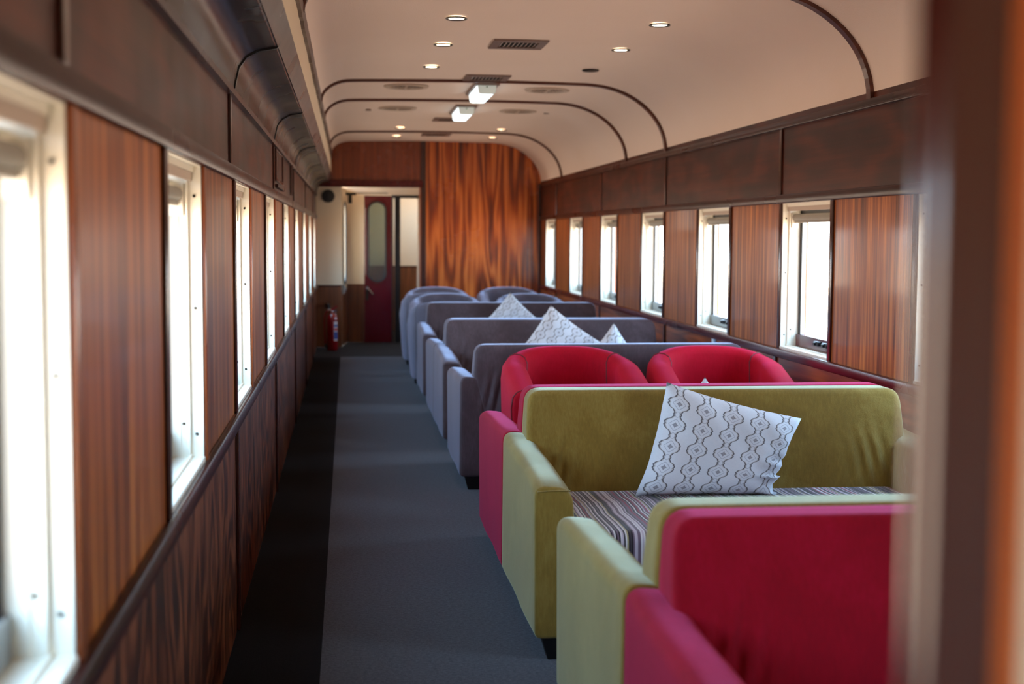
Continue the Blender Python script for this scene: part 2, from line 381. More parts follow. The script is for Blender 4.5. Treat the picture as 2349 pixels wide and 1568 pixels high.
# ---------------------------------------------------------------- the carriage shell
TH = .15
nt = [0]
def trim(bm, mat, smooth=False):
    nt[0] += 1
    return obj('trim_%d' % nt[0], bm, mat, kind='structure', smooth=smooth)
Y0 = -1.2
b = BM(); box(b, -.095, XR+TH, Y0, 15.93, -.1, 0); obj('floor', b, M['carpet'], kind='structure')
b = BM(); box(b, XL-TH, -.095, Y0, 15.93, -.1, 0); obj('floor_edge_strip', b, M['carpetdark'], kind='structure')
b = BM(); box(b, XL-TH, XR+TH, 15.93, 22, -.1, -.004); obj('floor_vestibule', b, M['vestfloor'], kind='structure')

def side_wall(name, X, s, wins, low, ymax):
    o0, o1 = (X, X+s*TH) if s > 0 else (X+s*TH, X)
    b = BM(); ys = [Y0]+[v for w in wins for v in w]+[ymax]
    box(b, o0, o1, Y0, ymax, 0, WZ0-.03, mi=0)
    box(b, o0, o1, Y0, ymax, WZ1+.02, 2.62, mi=1)
    piers = [(ys[i], ys[i+1]) for i in range(0, len(ys), 2)]
    for a, c in piers: box(b, o0, o1, a, c, WZ0-.03, WZ1+.02, mi=2)
    return obj(name, b, [low, M['upper'], M['pier']], kind='structure')
side_wall('wall_left', XL, -1, LW, M['lowerL'], YE)
side_wall('wall_right', XR, 1, RW, M['lowerR'], YE+.2)

def rails(X, s, seams, wins, lowseams):
    def bx(b, d, y0, y1, z0, z1, bev=.004):
        a = X-s*d; box(b, min(a, X+s*.001), max(a, X+s*.001), y0, y1, z0, z1, bev)
    b = BM(); bx(b, .022, Y0, YE, .735, .788, .008); trim(b, M['redwood'] if s > 0 else M['trim'], True)
    b = BM(); bx(b, .016, Y0, YE, 1.603, 1.652, .006); trim(b, M['trim'], True)
    if s > 0:
        b = BM(); bx(b, .020, Y0, YE, 2.022, 2.062, .006); bx(b, .030, Y0, YE, 2.018, 2.030, .004); trim(b, M['trim'], True)
    for y in seams:
        b = BM(); bx(b, .010, y-.019, y+.019, 1.652, 2.022 if s > 0 else 1.93, .003); trim(b, M['trimv'])
    for y in lowseams:
        b = BM(); bx(b, .012, y-.022, y+.022, .0, .736, .003); trim(b, M['trimv'])
    for (y0, y1) in wins:
        for (a, c, mm) in ((y0-.045, y0, 'trimv'), (y1, y1+.040, 'trimo' if s < 0 else 'trimv')):  # far trims on the left: daylight put in as a lighter wood colour
            if c < YE-.02:
                b = BM(); bx(b, .010, a, c, .786, 1.603, .004); trim(b, M[mm], True)
rails(XL, -1, [-.76, 2.01, 4.76, 7.5, 10.2, 13.0, 15.8], LW, [-.7, 2.1, 4.93, 7.6, 10.35, 12.9, 15.4])
rails(XR, 1, [-.8, 1.95, 4.75, 7.57, 10.41, 13.13, 16.02], RW, [-.8, 1.95, 4.75, 7.60, 10.38, 13.15, 16.0])

# ceiling: one vaulted skin along the carriage
prof = []
for k in range(11):
    th = PI-(PI/2)*k/10; prof.append((.03+.236*math.cos(th), 2.40+.165*math.sin(th)))
for k in range(8): prof.append((.1+1.7*k/7*1.0, 2.565+.012*math.sin(PI*(k+.5)/8)))
for k in range(1, 17):
    th = PI/2*(1-k/16); prof.append((1.80+.632*math.cos(th), 2.06+.505*math.sin(th)))
b = BM(); out = [(p[0], p[1]) for p in prof]+[(2.50, 2.06), (2.50, 2.72), (-.30, 2.72), (-.30, 2.40)]
prism(b, out[::-1], 1, Y0, YE); obj('ceiling', b, M['ceiling'], kind='structure', smooth=True, ang=40)
def nrm(i):
    a = Vector(prof[max(0, i-1)]); c = Vector(prof[min(len(prof)-1, i+1)]); d = (c-a).normalized(); return Vector((d.y, -d.x))
for y in (3.1, 6.24, 10.42, 11.93, 15.62):
    b = BM(); inner = [Vector(p)+nrm(i)*.018 for i, p in enumerate(prof)]
    for k in range(len(prof)-1):
        q = [prof[k], prof[k+1], inner[k+1], inner[k]]
        prism(b, [tuple(t) for t in q], 1, y-.026, y+.026)
    bmesh.ops.remove_doubles(b, verts=b.verts[:], dist=1e-5)
    trim(b, M['rib'])
# cove box and fascia along the left
cov = [(XL, 1.90), (XL+.012, 1.90), (XL+.018, 1.935), (XL+.03, 1.985), (XL+.055, 2.02), (XL+.095, 2.042), (-.262, 2.05), (-.245, 2.053), (-.238, 2.06), (-.206, 2.135), (-.206, 2.15), (XL, 2.15)]
joints = [Y0, 1.95, 4.83, 7.40, 10.25, 12.85, 15.35, YE]
for a, c in zip(joints, joints[1:]):
    if a > Y0+.1:
        cq = [(p[0]+.004, p[1]-.004) for p in cov]; b = BM(); prism(b, cq, 1, a-.012, a+.012); obj('trim_%d' % (nt[0]+1), b, M['black'], kind='structure', smooth=True, ang=30); nt[0] += 1
    b = BM(); prism(b, cov, 1, a+.010, c-.010); obj('trim_%d' % (nt[0]+1), b, M['cove'], kind='structure', smooth=True, ang=30); nt[0] += 1
b = BM(); prism(b, [(p[0]-.008, p[1]+.008) for p in cov], 1, Y0, YE); trim(b, M['dark'])
b = BM(); prism(b, [(XL, 1.885), (XL+.02, 1.885), (XL+.024, 1.902), (XL+.012, 1.912), (XL, 1.912)], 1, Y0, YE); trim(b, M['trim'])
b = BM(); prism(b, [(-.243, 2.062), (-.236, 2.055), (-.198, 2.130), (-.206, 2.140)], 1, Y0, YE); trim(b, M['trim'])
b = BM(); box(b, -.235, -.208, Y0, YE, 2.135, 2.46); trim(b, M['cream'])
b = BM()      # worn wooden rail where the vault starts, its edge chipped
N = 120; up = []; lo = []
for k in range(N+1):
    yy = Y0+(YE-Y0)*k/N; up.append((yy, 2.432+random.uniform(-.006, .006))); lo.append((yy, 2.352+random.uniform(-.012, .005)))
prism(b, lo+up[::-1], 0, -.209, -.192); trim(b, M['trim'])

# ---------------------------------------------------------------- windows
wc = [0]
def window(X, s, y0, y1, sash='steel'):
    wc[0] += 1
    w = empty('window_%d' % wc[0], (X, (y0+y1)/2, WZ0), kind='structure')
    h = (y1-y0)/2; H = WZ1-WZ0
    def bx(b, d0, d1, a, c, z0, z1, bev=0): box(b, min(s*d0, s*d1), max(s*d0, s*d1), a, c, z0, z1, bev)
    b = BM()
    for q in (-1, 1):
        e0, e1 = sorted((q*h, q*(h-.010))); bx(b, .0, .04, e0, e1, 0, H)
        e0, e1 = sorted((q*h, q*(h-.018))); bx(b, .04, .125, e0, e1, 0, H)
        e0, e1 = sorted((q*h, q*(h-.024))); bx(b, .034, .042, e0, e1, 0, H, .002)
        e0, e1 = sorted((q*h, q*(h-.022))); bx(b, .06, .065, e0, e1, 0, H-.1)
    bx(b, -.004, .125, -h, h, -.028, .006, .003); bx(b, .03, .036, -h, h, .006, .014)
    bx(b, .02, .125, -h, h, H-.016, H+.018); bx(b, .0, .02, -h, h, H+.0, H+.018)
    obj('frame', b, M['jamb'], w)
    b = BM()
    for q in (-1, 1):
        e0, e1 = sorted((q*(h-.018), q*(h-.045))); bx(b, .098, .125, e0, e1, .006, H-.03)
    bx(b, .098, .125, -h+.018, h-.018, H-.08, H-.03)
    obj('gasket', b, M['rubber'], w)
    b = BM(); bx(b, .024, .034, -h+.012, h-.012, H-.040, H-.014, .002); obj('blind_rail', b, M['ventwhite'], w)
    b = BM(); bx(b, .085, .128, -h+.018, h-.018, .008, .075, .004)
    for q in (-1, 1):
        pass
    obj('sash', b, M[sash], w)
    b = BM()
    for q in (-1, 1):
        e0, e1 = sorted((q*(h-.045), q*(h-.056))); bx(b, .10, .122, e0, e1, .05, H-.08)
    obj('edge_strip', b, M['steel'], w)
    b = BM(); bx(b, .110, .115, -h+.03, h-.03, .03, H-.05); obj('pane', b, M['glass'], w)
    for q in (-.15, -.02):
        b = BM(); bx(b, .060, .088, q-.032, q+.032, .036, .062, .004); bx(b, .05, .064, q-.012, q+.012, .040, .058, .002); obj('latch', b, M['black'], w)
    b = BM(); cyl(b, (s*.065, 0, H-.075), .019, .019, -h+.035, h-.035, 16, axis=1); bx(b, .058, .074, -h+.035, h-.035, H-.106, H-.09, .002)
    obj('roller_blind', b, M['blind'], w, smooth=True)
    for q in (-1, 1):
        b = BM(); e0, e1 = sorted((q*(h-.018), q*(h-.032))); bx(b, .045, .085, e0, e1, H-.135, H-.045, .003); obj('bracket', b, M['jamb'], w)
    for (d, z) in ((.018, .07), (.018, H*.52), (.018, H-.08), (.052, .10), (.052, H-.13)):
        b = BM(); cyl(b, (s*d, h-.010 if d < .04 else h-.018, z), .0045, .0035, -.003, 0, 8, axis=1); obj('screw', b, M['darkmetal'], w)
    return w
for i, (a, c) in enumerate(LW): window(XL, -1, a, c)
for i, (a, c) in enumerate(RW): window(XR, 1, a, c, 'redwood' if abs(a-6.742) < .1 else 'steel')

# ---------------------------------------------------------------- far partition and vestibule
VX0, VX1, DZ = -.085, .905, 2.0
b = BM()
def arch_wall(x0, x1, z0, ytop):
    """outline of the partition between x0 and x1 under the vault"""
    pts = [p for p in prof if x0 < p[0] < x1]
    def zt(x):
        for a, c in zip(prof, prof[1:]):
            if a[0] <= x <= c[0]: return a[1]+(c[1]-a[1])*(x-a[0])/max(1e-6, c[0]-a[0])
        return prof[0][1] if x < prof[0][0] else prof[-1][1]
    return [(x0, z0), (x1, z0)]+[(x1, zt(x1)+.03)]+[(p[0], p[1]+.03) for p in pts[::-1]]+[(x0, zt(x0)+.03)]
b = BM(); prism(b, arch_wall(.97, 2.48, 0, 0), 1, YE, YE+.05); obj('wall_far', b, M['endwall'], kind='structure')
b = BM(); prism(b, arch_wall(-.23, .965, 2.075, 0), 1, YE, YE+.05); obj('wall_far_over_door', b, M['endupper'], kind='structure')
b = BM(); box(b, .905, .972, YE-.012, YE+.12, 0, 2.58, .004); trim(b, M['trimv'])
b = BM(); box(b, XL, .93, YE-.03, YE+.08, 2.005, 2.085, .006); box(b, XL, .93, YE-.045, YE+.08, 2.0, 2.018, .004); trim(b, M['redwood'])
b = BM(); box(b, .888, .908, YE-.02, YE+.1, 0, 2.0, .003); trim(b, M['trimo'])
b = BM(); box(b, XR-.035, XR, YE-.03, YE, 0, 2.06, .006); trim(b, M['trimv'])
b = BM(); box(b, XL-TH, VX0, YE, YE+.06, .77, 2.0, mi=0); box(b, XL-TH, VX0, YE-.004, YE+.06, 0, .762, mi=1); box(b, XL-TH, VX0, YE-.010, YE+.06, .755, .778, mi=2)
obj('wall_far_beside_door', b, [M['cream'], M['vestwood'], M['trim']], kind='structure')
VY = 18.1
# vestibule back wall around the red door, with passage to the right
b = BM(); 
box(b, -.30, .205, VY, VY+.06, .76, 2.3, mi=0); box(b, -.30, .205, VY-.006, VY+.06, 0, .762, mi=1)
box(b, .205, 1.6, VY, VY+.06, 1.925, 2.3, mi=0)
obj('wall_vestibule', b, [M['cream'], M['vestwood']], kind='structure')
b = BM(); box(b, .205, 1.0, VY-.02, VY+.05, 1.925, 1.945); box(b, .90, 1.6, VY-.02, VY+.05, 0, 1.93); trim(b, M['cream'])
b = BM(); box(b, .605, .676, VY-.03, VY+.06, 0, 1.90); box(b, .565, .96, VY-.02, VY+.04, 1.885, 1.925); box(b, .565, .585, VY-.01, VY+.04, 0, 1.9); trim(b, M['black'])
b = BM(); box(b, .2, 1.9, 20.2, 20.3, .95, 2.4, mi=0); box(b, .2, 1.9, 20.18, 20.3, 0, .94, mi=1); box(b, .2, 1.9, 20.17, 20.3, .935, .955, mi=2)
obj('wall_beyond', b, [M['cream'], M['vestwood'], M['trim']], kind='structure')
b = BM(); box(b, -.6, 2.0, YE+.05, 22, 2.28, 2.36); obj('ceiling_vestibule', b, M['cream'], kind='structure')
b = BM(); box(b, 1.9, 1.98, YE+.05, 19.0, 0, 2.3); box(b, 1.9, 1.98, 19.9, 22, 0, 2.3); box(b, 1.9, 1.98, 19.0, 19.9, 0, 1.7); obj('wall_vestibule_right', b, M['cream'], kind='structure')
b = BM(); box(b, .12, .2, VY+.06, 18.5, 0, 2.3); box(b, .12, .2, 19.3, 22, 0, 2.3); box(b, .12, .2, 18.5, 19.3, 0, 1.5); obj('wall_vestibule_left', b, M['cream'], kind='structure')

def oval(cx, cz, hw, hh, n=12):
    pts = []
    for k in range(4*n):
        a = 2*PI*(k+.5)/(4*n); x_ = math.cos(a); z_ = math.sin(a)
        px = hw*(1 if x_ > 0 else -1)*abs(x_)**.999; pts.append((cx+hw*x_, cz+(hh-hw)*(1 if z_ > 0 else -1)+hw*z_))
    return pts
def leaf(bm, w, h, th, cx, cz, hw, hh, mi=0, split=None):
    """door leaf in XZ with an oval hole"""
    ov = oval(cx, cz, hw, hh); n = len(ov)
    def rim(p):
        dx, dz = p[0]-cx, p[1]-cz
        t = min(((w-cx) if dx > 0 else cx)/max(abs(dx), 1e-6), ((h-cz) if dz > 0 else cz)/max(abs(dz), 1e-6))
        return (cx+dx*t, cz+dz*t)
    for y in (0, th):
        I = [bm.verts.new((p[0], y, p[1])) for p in ov]; O = [bm.verts.new((rim(p)[0], y, rim(p)[1])) for p in ov]
        for k in range(n): bm.faces.new((I[k], I[(k+1) % n], O[(k+1) % n], O[k]))
        # corners
        for (X_, Z_) in ((0, 0), (w, 0), (w, h), (0, h)):
            best = None
            for k in range(n):
                a, c = O[k].co, O[(k+1) % n].co
                if (abs(a.x-X_) < 1e-5 or abs(c.x-X_) < 1e-5) and (abs(a.z-Z_) < 1e-5 or abs(c.z-Z_) < 1e-5) and not (abs(a.x-c.x) < 1e-5) and not (abs(a.z-c.z) < 1e-5): best = k
            if best is not None: bm.faces.new((O[best], O[(best+1) % n], bm.verts.new((X_, y, Z_))))
        if y == 0: I0, O0 = I, O
        else:
            for k in range(n):
                bm.faces.new((I0[k], I0[(k+1) % n], I[(k+1) % n], I[k]))
    for (a0, a1, z0, z1) in ((0, 0, 0, h), (w, w, 0, h)):
        v = [bm.verts.new(p) for p in ((a0, 0, z0), (a0, th, z0), (a0, th, z1), (a0, 0, z1))]; bm.faces.new(v)
    for z in (0, h):
        v = [bm.verts.new(p) for p in ((0, 0, z), (w, 0, z), (w, th, z), (0, th, z))]; bm.faces.new(v)
def ringmesh(bm, cx, cz, hw, hh, rad, y):
    pts = oval(cx, cz, hw, hh, 14); pts.append(pts[0]); tube(bm, [(p[0], y, p[1]) for p in pts], rad, 8)
# red gangway door
D = empty('door_1', (.208, VY+.0, 0), kind='structure')
b = BM(); leaf(b, .355, 1.915, .04, .166, 1.315, .108, .515); obj('leaf', b, M['reddoor'], D)
b = BM(); ringmesh(b, .166, 1.315, .112, .519, .011, -.004); obj('gasket', b, M['rubber'], D, smooth=True)
b = BM(); ringmesh(b, .166, 1.315, .148, .560, .012, .002); obj('moulding', b, M['reddoor'], D, smooth=True)
b = BM(); prism(b, oval(.166, 1.315, .108, .515), 1, .016, .022); obj('pane', b, M['doorglass'], D)
b = BM(); box(b, .02, .052, -.006, 0, .55, .74, .002); obj('lock_plate', b, M['darkmetal'], D)
b = BM(); cyl(b, (.04, -.008, .71), .02, .018, -.02, .01, 16, axis=1); tube(b, [(.04, -.03, .71), (.075, -.035, .675), (.115, -.035, .625)], [.010, .012, .011], 8); obj('handle', b, M['chrome'], D, smooth=True)
# side exit door, folded inwards, with its narrow oval window
D2 = empty('door_2', (VX0, YE+.06, 0), kind='structure', rz=math.atan2(.68, .068))
b = BM(); leaf(b, .684, 2.0, .035, .36, 1.30, .17, .52); obj('leaf', b, M['cream'], D2)
b = BM(); ringmesh(b, .36, 1.30, .172, .522, .012, -.003); obj('gasket', b, M['rubber'], D2, smooth=True)
b = BM(); prism(b, oval(.36, 1.30, .17, .52), 1, .012, .017); obj('pane', b, M['glass'], D2)
b = BM(); box(b, 0.01, .684, -.006, .0, .02, .70); obj('kick_panel', b, M['vestwood'], D2)
b = BM(); box(b, .02, .10, -.035, 0, .66, .78, .004); box(b, .09, .12, -.045, -.01, .70, .75, .006); obj('lock_box', b, M['steel'], D2)
b = BM(); box(b, .0, .03, -.05, .02, .0, 1.9); 
bmesh.ops.delete(b, geom=b.verts[:]); b.free()
b = BM(); box(b, -.03, .10, YE+.1, YE+.16, 1.90, 1.935, .003); box(b, .0, .05, YE+.08, YE+.15, 1.80, 1.905, .004); tube(b, [(.08, YE+.12, 1.925), (.3, YE+.2, 1.93), (.5, YE+.35, 1.935)], .006, 6)
tag(obj('door_closer', b, M['darkmetal']), 'dark metal door closer above the narrow oval window in the vestibule', 'door closer')

# round black speaker beside the doorway
t = empty('speaker', (-.247, YE, 1.885), label='round black speaker on the cream wall panel above the fire extinguisher', cat='speaker')
b = BM(); cyl(b, (0, 0, 0), .083, .078, 0, -.02, 32, axis=1); obj('rim', b, M['black'], t, smooth=True)
b = BM(); cyl(b, (0, -.019, 0), .068, .030, .0, -.006, 32, axis=1); cyl(b, (0, -.019, 0), .016, .010, -.005, -.013, 16, axis=1); obj('cone', b, M['rubber'], t, smooth=True)
b = BM(); cyl(b, (-.008, -.018, -.072), .008, .006, 0, -.008, 10, axis=1); obj('screw', b, M['chrome'], t)

# fire extinguisher
t = empty('fire_extinguisher', (-.195, 16.83, 0), rz=.1, label='red fire extinguisher standing on the floor against the wood panel by the doorway', cat='fire extinguisher')
b = BM(); lathe(b, [(.06, .0), (.066, .01), (.068, .03), (.068, .37), (.064, .40), (.052, .43), (.034, .452), (.022, .462)], 28); obj('cylinder', b, M['extred'], t, smooth=True)
b = BM(); cyl(b, (0, 0, 0), .02, .018, .462, .492, 14); tube(b, [(-.01, 0, .49), (-.03, 0, .50), (-.05, 0, .49)], .009, 8); obj('valve', b, M['chrome'], t, smooth=True)
b = BM(); prism(b, [(-.02, .492), (.0, .488), (.058, .530), (.062, .540), (.052, .545), (.0, .512), (-.02, .508)], 1, -.011, .011); obj('handle', b, M['extred'], t)
b = BM(); prism(b, [(.0, .49), (.05, .485), (.055, .475), (.0, .475)], 1, -.01, .01); obj('trigger', b, M['chrome'], t)
b = BM(); tube(b, [(-.04, 0, .492), (-.07, 0, .475), (-.092, 0, .42), (-.098, 0, .33), (-.094, -.005, .2), (-.086, -.01, .08)], .010, 8); obj('hose', b, M['extred'], t, smooth=True)
b = BM(); tube(b, [(-.086, -.01, .085), (-.082, -.012, .03)], [.011, .017], 10); obj('nozzle', b, M['black'], t, smooth=True)
def sticker(z0, z1, mat, rr, a0=-1.38, a1=-.62):
    b = BM(); n = 8; A = [b.verts.new((rr*math.cos(a0+(a1-a0)*k/n), rr*math.sin(a0+(a1-a0)*k/n), z0)) for k in range(n+1)]; B = [b.verts.new((v.co.x, v.co.y, z1)) for v in A]
    for k in range(n): b.faces.new((A[k], A[k+1], B[k+1], B[k]))
    return b
lb = obj('label', sticker(.12, .355, M['white'], .0686), M['white'], t, label='white label with blue and red bands')
obj('band', sticker(.29, .318, 0, .0690, -1.34, -.66), M['blue'], lb); obj('band', sticker(.245, .275, 0, .0690, -1.34, -.66), M['labelred'], lb); obj('band', sticker(.14, .232, 0, .0690, -1.34, -.66), M['blue'], lb)
b = BM(); box(b, -.05, -.02, .055, .50, .50, .56, .004); obj('wall_hook', b, M['black'], t)

# ---------------------------------------------------------------- near door frame at the right edge
PY = .60
b = BM(); n = 14
bull = [(.2745+.0135*math.cos(PI/2+PI*k/n), PY+.014+.014*math.sin(PI/2+PI*k/n)) for k in range(n+1)] + [(.301, PY), (.301, PY+.028)]
prism(b, bull, 2, 0, 2.55); nt[0] += 1; obj('trim_%d' % nt[0], b, M['post'], kind='structure', smooth=True)
b = BM(); box(b, .3005, .3125, PY-.002, PY+.03, 0, 2.55, .002); trim(b, M['orange'])
b = BM(); box(b, .3125, XR, PY, PY+.045, 0, 2.56); obj('wall_near', b, [M['cream']], kind='structure')
b = BM(); box(b, XL-TH, XR+TH, Y0-.05, Y0, 0, 2.6); obj('wall_back', b, M['cream'], kind='structure')

# ---------------------------------------------------------------- ceiling fittings
CZ = 2.565
def czat(x): return 2.565+.012*math.sin(PI*max(0, min(1, (x-.1)/1.7))*.9+.1)
dl = None
DLS = [(.577, 7.42, 1, 'left downlight nearest the camera, lit'), (.577, 8.45, 1, 'second left downlight, level with the near air vent'), (.572, 9.57, 1, 'third left downlight, just before the wooden rib'), (.567, 15.1, 1, 'left downlight before the last rib'), (.567, 16.4, 1, 'left downlight nearest the end wall'),
       (1.69, 7.45, 1, 'right downlight nearest the camera, lit'), (1.68, 8.48, 1, 'second right downlight, lit, beside the near air vent'), (1.68, 9.56, 0, 'unlit right downlight, the dark one before the wooden rib'), (1.68, 15.14, 1, 'right downlight before the last rib'), (1.71, 16.38, 1, 'right downlight nearest the end wall')]
for (x_, y_, on, lab) in DLS:
    t = empty('downlight', (x_, y_, czat(x_)-.003), label='round recessed '+lab, cat='downlight', group='recessed downlights in the ceiling')
    b = BM(); N = 28
    R1 = [(.055, .0), (.060, -.006), (.054, -.010), (.043, -.006), (.040, .0)]
    rings = [[b.verts.new((rr*math.cos(2*PI*k/N), rr*math.sin(2*PI*k/N), zz)) for k in range(N)] for rr, zz in R1]
    for A, B_ in zip(rings, rings[1:]):
        for k in range(N): b.faces.new((A[k], A[(k+1) % N], B_[(k+1) % N], B_[k]))
    obj('bezel', b, M['darkmetal'], t, smooth=True)
    b = BM(); cyl(b, (0, 0, 0), .042, .041, -.004, .0, 24); obj('lamp', b, M['lampwarm'] if on else M['lampoff'], t)
    if on:
        l = bpy.data.lights.new('downlight_beam', 'SPOT'); l.energy = 7; l.color = (1, .80, .58); l.spot_size = 2.3; l.spot_blend = .8; l.shadow_soft_size = .04
        lo_ = bpy.data.objects.new('downlight_beam', l); COL.objects.link(lo_); lo_.parent = t; lo_.location = (0, 0, -.02)
for i, (x_, y_, lab) in enumerate([(1.03, 8.40, 'grey slotted air vent in the ceiling nearest the camera'), (1.02, 10.24, 'grey slotted air vent against the ceiling rib before the first lamp'), (1.02, 13.98, 'grey slotted air vent just behind the farther fluorescent lamp'), (1.02, 16.12, 'grey slotted air vent nearest the end wall')]):
    t = empty('air_vent', (x_, y_, czat(x_)-.001), label=lab, cat='air vent', group='rectangular air vents along the ceiling centre')
    b = BM(); ox, oy, ix, iy = .165, .19, .115, .115
    for (a0, a1, c0, c1) in ((-ox, ox, -oy, -iy), (-ox, ox, iy, oy), (-ox, -ix, -iy, iy), (ix, ox, -iy, iy)): box(b, a0, a1, c0, c1, -.010, .0, .002)
    obj('frame', b, M['ventmetal'], t)
    b = BM(); box(b, -ix, ix, -iy, iy, -.001, .0); obj('backing', b, M['dark'], t)
    for k in range(9):
        xx = -ix+.012+k*(2*ix-.024)/8
        b = BM(); prism(b, [(xx-.008, -.008), (xx-.006, -.008), (xx+.006, -.001), (xx+.004, -.001)], 1, -iy, iy); obj('slat', b, M['ventmetal'], t)
for i, (x_, y_, lab) in enumerate([(.454, 10.87, 'left round slotted vent beside the nearer fluorescent lamp'), (.454, 12.76, 'left round slotted vent beside the farther fluorescent lamp'), (1.578, 10.95, 'right round slotted vent beside the nearer fluorescent lamp'), (1.578, 12.86, 'right round slotted vent beside the farther fluorescent lamp')]):
    t = empty('round_vent', (x_, y_, czat(x_)-.001), label=lab, cat='air vent', group='round ceiling vents')
    b = BM(); N = 36
    rings = [[b.verts.new((rr*math.cos(2*PI*k/N), rr*math.sin(2*PI*k/N), zz)) for k in range(N)] for rr, zz in ((.175, 0), (.178, -.008), (.165, -.014), (.135, -.012), (.128, .0))]
    for A, B_ in zip(rings, rings[1:]):
        for k in range(N): b.faces.new((A[k], A[(k+1) % N], B_[(k+1) % N], B_[k]))
    box(b, -.128, .128, -.010, .010, -.013, -.002); box(b, -.010, .010, -.128, .128, -.013, -.002)
    obj('ring', b, M['ventwhite'], t, smooth=True)
    b = BM(); cyl(b, (0, 0, 0), .13, .13, -.002, 0, 32); obj('backing', b, M['dark'], t)
    for k in range(9):
        xx = -.104+k*.026; hh = math.sqrt(max(0, .128**2-xx*xx))
        b = BM(); box(b, xx-.0035, xx+.0035, -hh, hh, -.010, -.003); obj('slat', b, M['ventmetal'], t)
for (y_, lab) in ((10.98, 'nearer glowing fluorescent lamp on the ceiling centre'), (12.82, 'farther glowing fluorescent lamp on the ceiling centre')):
    t = empty('ceiling_lamp', (1.06, y_, czat(1.06)), label=lab, cat='ceiling lamp', group='box fluorescent lamps')
    b = BM(); box(b, -.095, .095, -.42, .42, -.018, 0, .003); obj('base', b, M['ventmetal'], t)
    b = BM(); sec = rounded([(-.07, -.018), (-.062, -.082), (.062, -.082), (.07, -.018)], [0, .02, .02, 0], 4); prism(b, sec, 1, -.375, .375); obj('diffuser', b, M['tubecool'], t, smooth=True)
    b = BM(); sec2 = [(p[0]*1.03, p[1]*1.02) for p in sec]; prism(b, sec2, 1, -.385, -.374); obj('end_cap', b, M['capglow'], t)
    b = BM(); prism(b, sec2, 1, .374, .385); obj('end_cap', b, M['jamb'], t)
    b = BM(); cyl(b, (0, -.386, -.03), .006, .005, -.004, 0, 8, axis=1); obj('screw', b, M['dark'], t)
for (x_, y_, lab) in ((.19, 12.9, 'tiny oval ceiling sensor left of the round vents'), (1.86, 12.95, 'tiny oval ceiling sensor right of the round vents')):
    b = BM(); cyl(b, (0, 0, 0), .028, .022, -.008, .004, 18); o = tag(obj('ceiling_sensor', b, M['ventmetal'], smooth=True), lab, 'sensor'); o.location = (x_, y_, CZ-.001)

# small fittings on the walls
t = empty('wall_socket', (XR, 8.925, .722), label='small pale blue socket on the right wall below the window rail', cat='socket')
b = BM(); box(b, -.012, 0, -.045, .045, -.035, .035, .003); obj('plate', b, M['socket'], t)
b = BM(); box(b, -.016, -.011, -.015, .015, -.012, .012, .002); obj('switch', b, M['white'], t)
t = empty('wall_hatch', (XL, 8.08, 1.80), label='small framed wooden hatch in the dark upper left wall panel', cat='hatch')
b = BM()
for (a0, a1, c0, c1) in ((-.40, .40, .075, .095), (-.40, .40, -.095, -.075), (-.40, -.37, -.08, .08), (.37, .40, -.08, .08)): box(b, 0, .012, a0, a1, c0, c1, .002)
obj('frame', b, M['trimv'], t)
b = BM(); box(b, 0, .004, -.37, .37, -.075, .075); obj('panel', b, M['upper'], t)
b = BM(); box(b, 0, .02, -.40, .40, -.128, -.110, .003); obj('ledge', b, M['trim'], t)
b = BM(); tube(b, [(XL+.012, 9.62, 1.93), (XL+.012, 9.62, 1.68)], .009, 8); tag(obj('wall_pipe', b, M['trimv'], smooth=True), 'thin dark upright pipe on the upper left wall beyond the framed hatch', 'pipe')

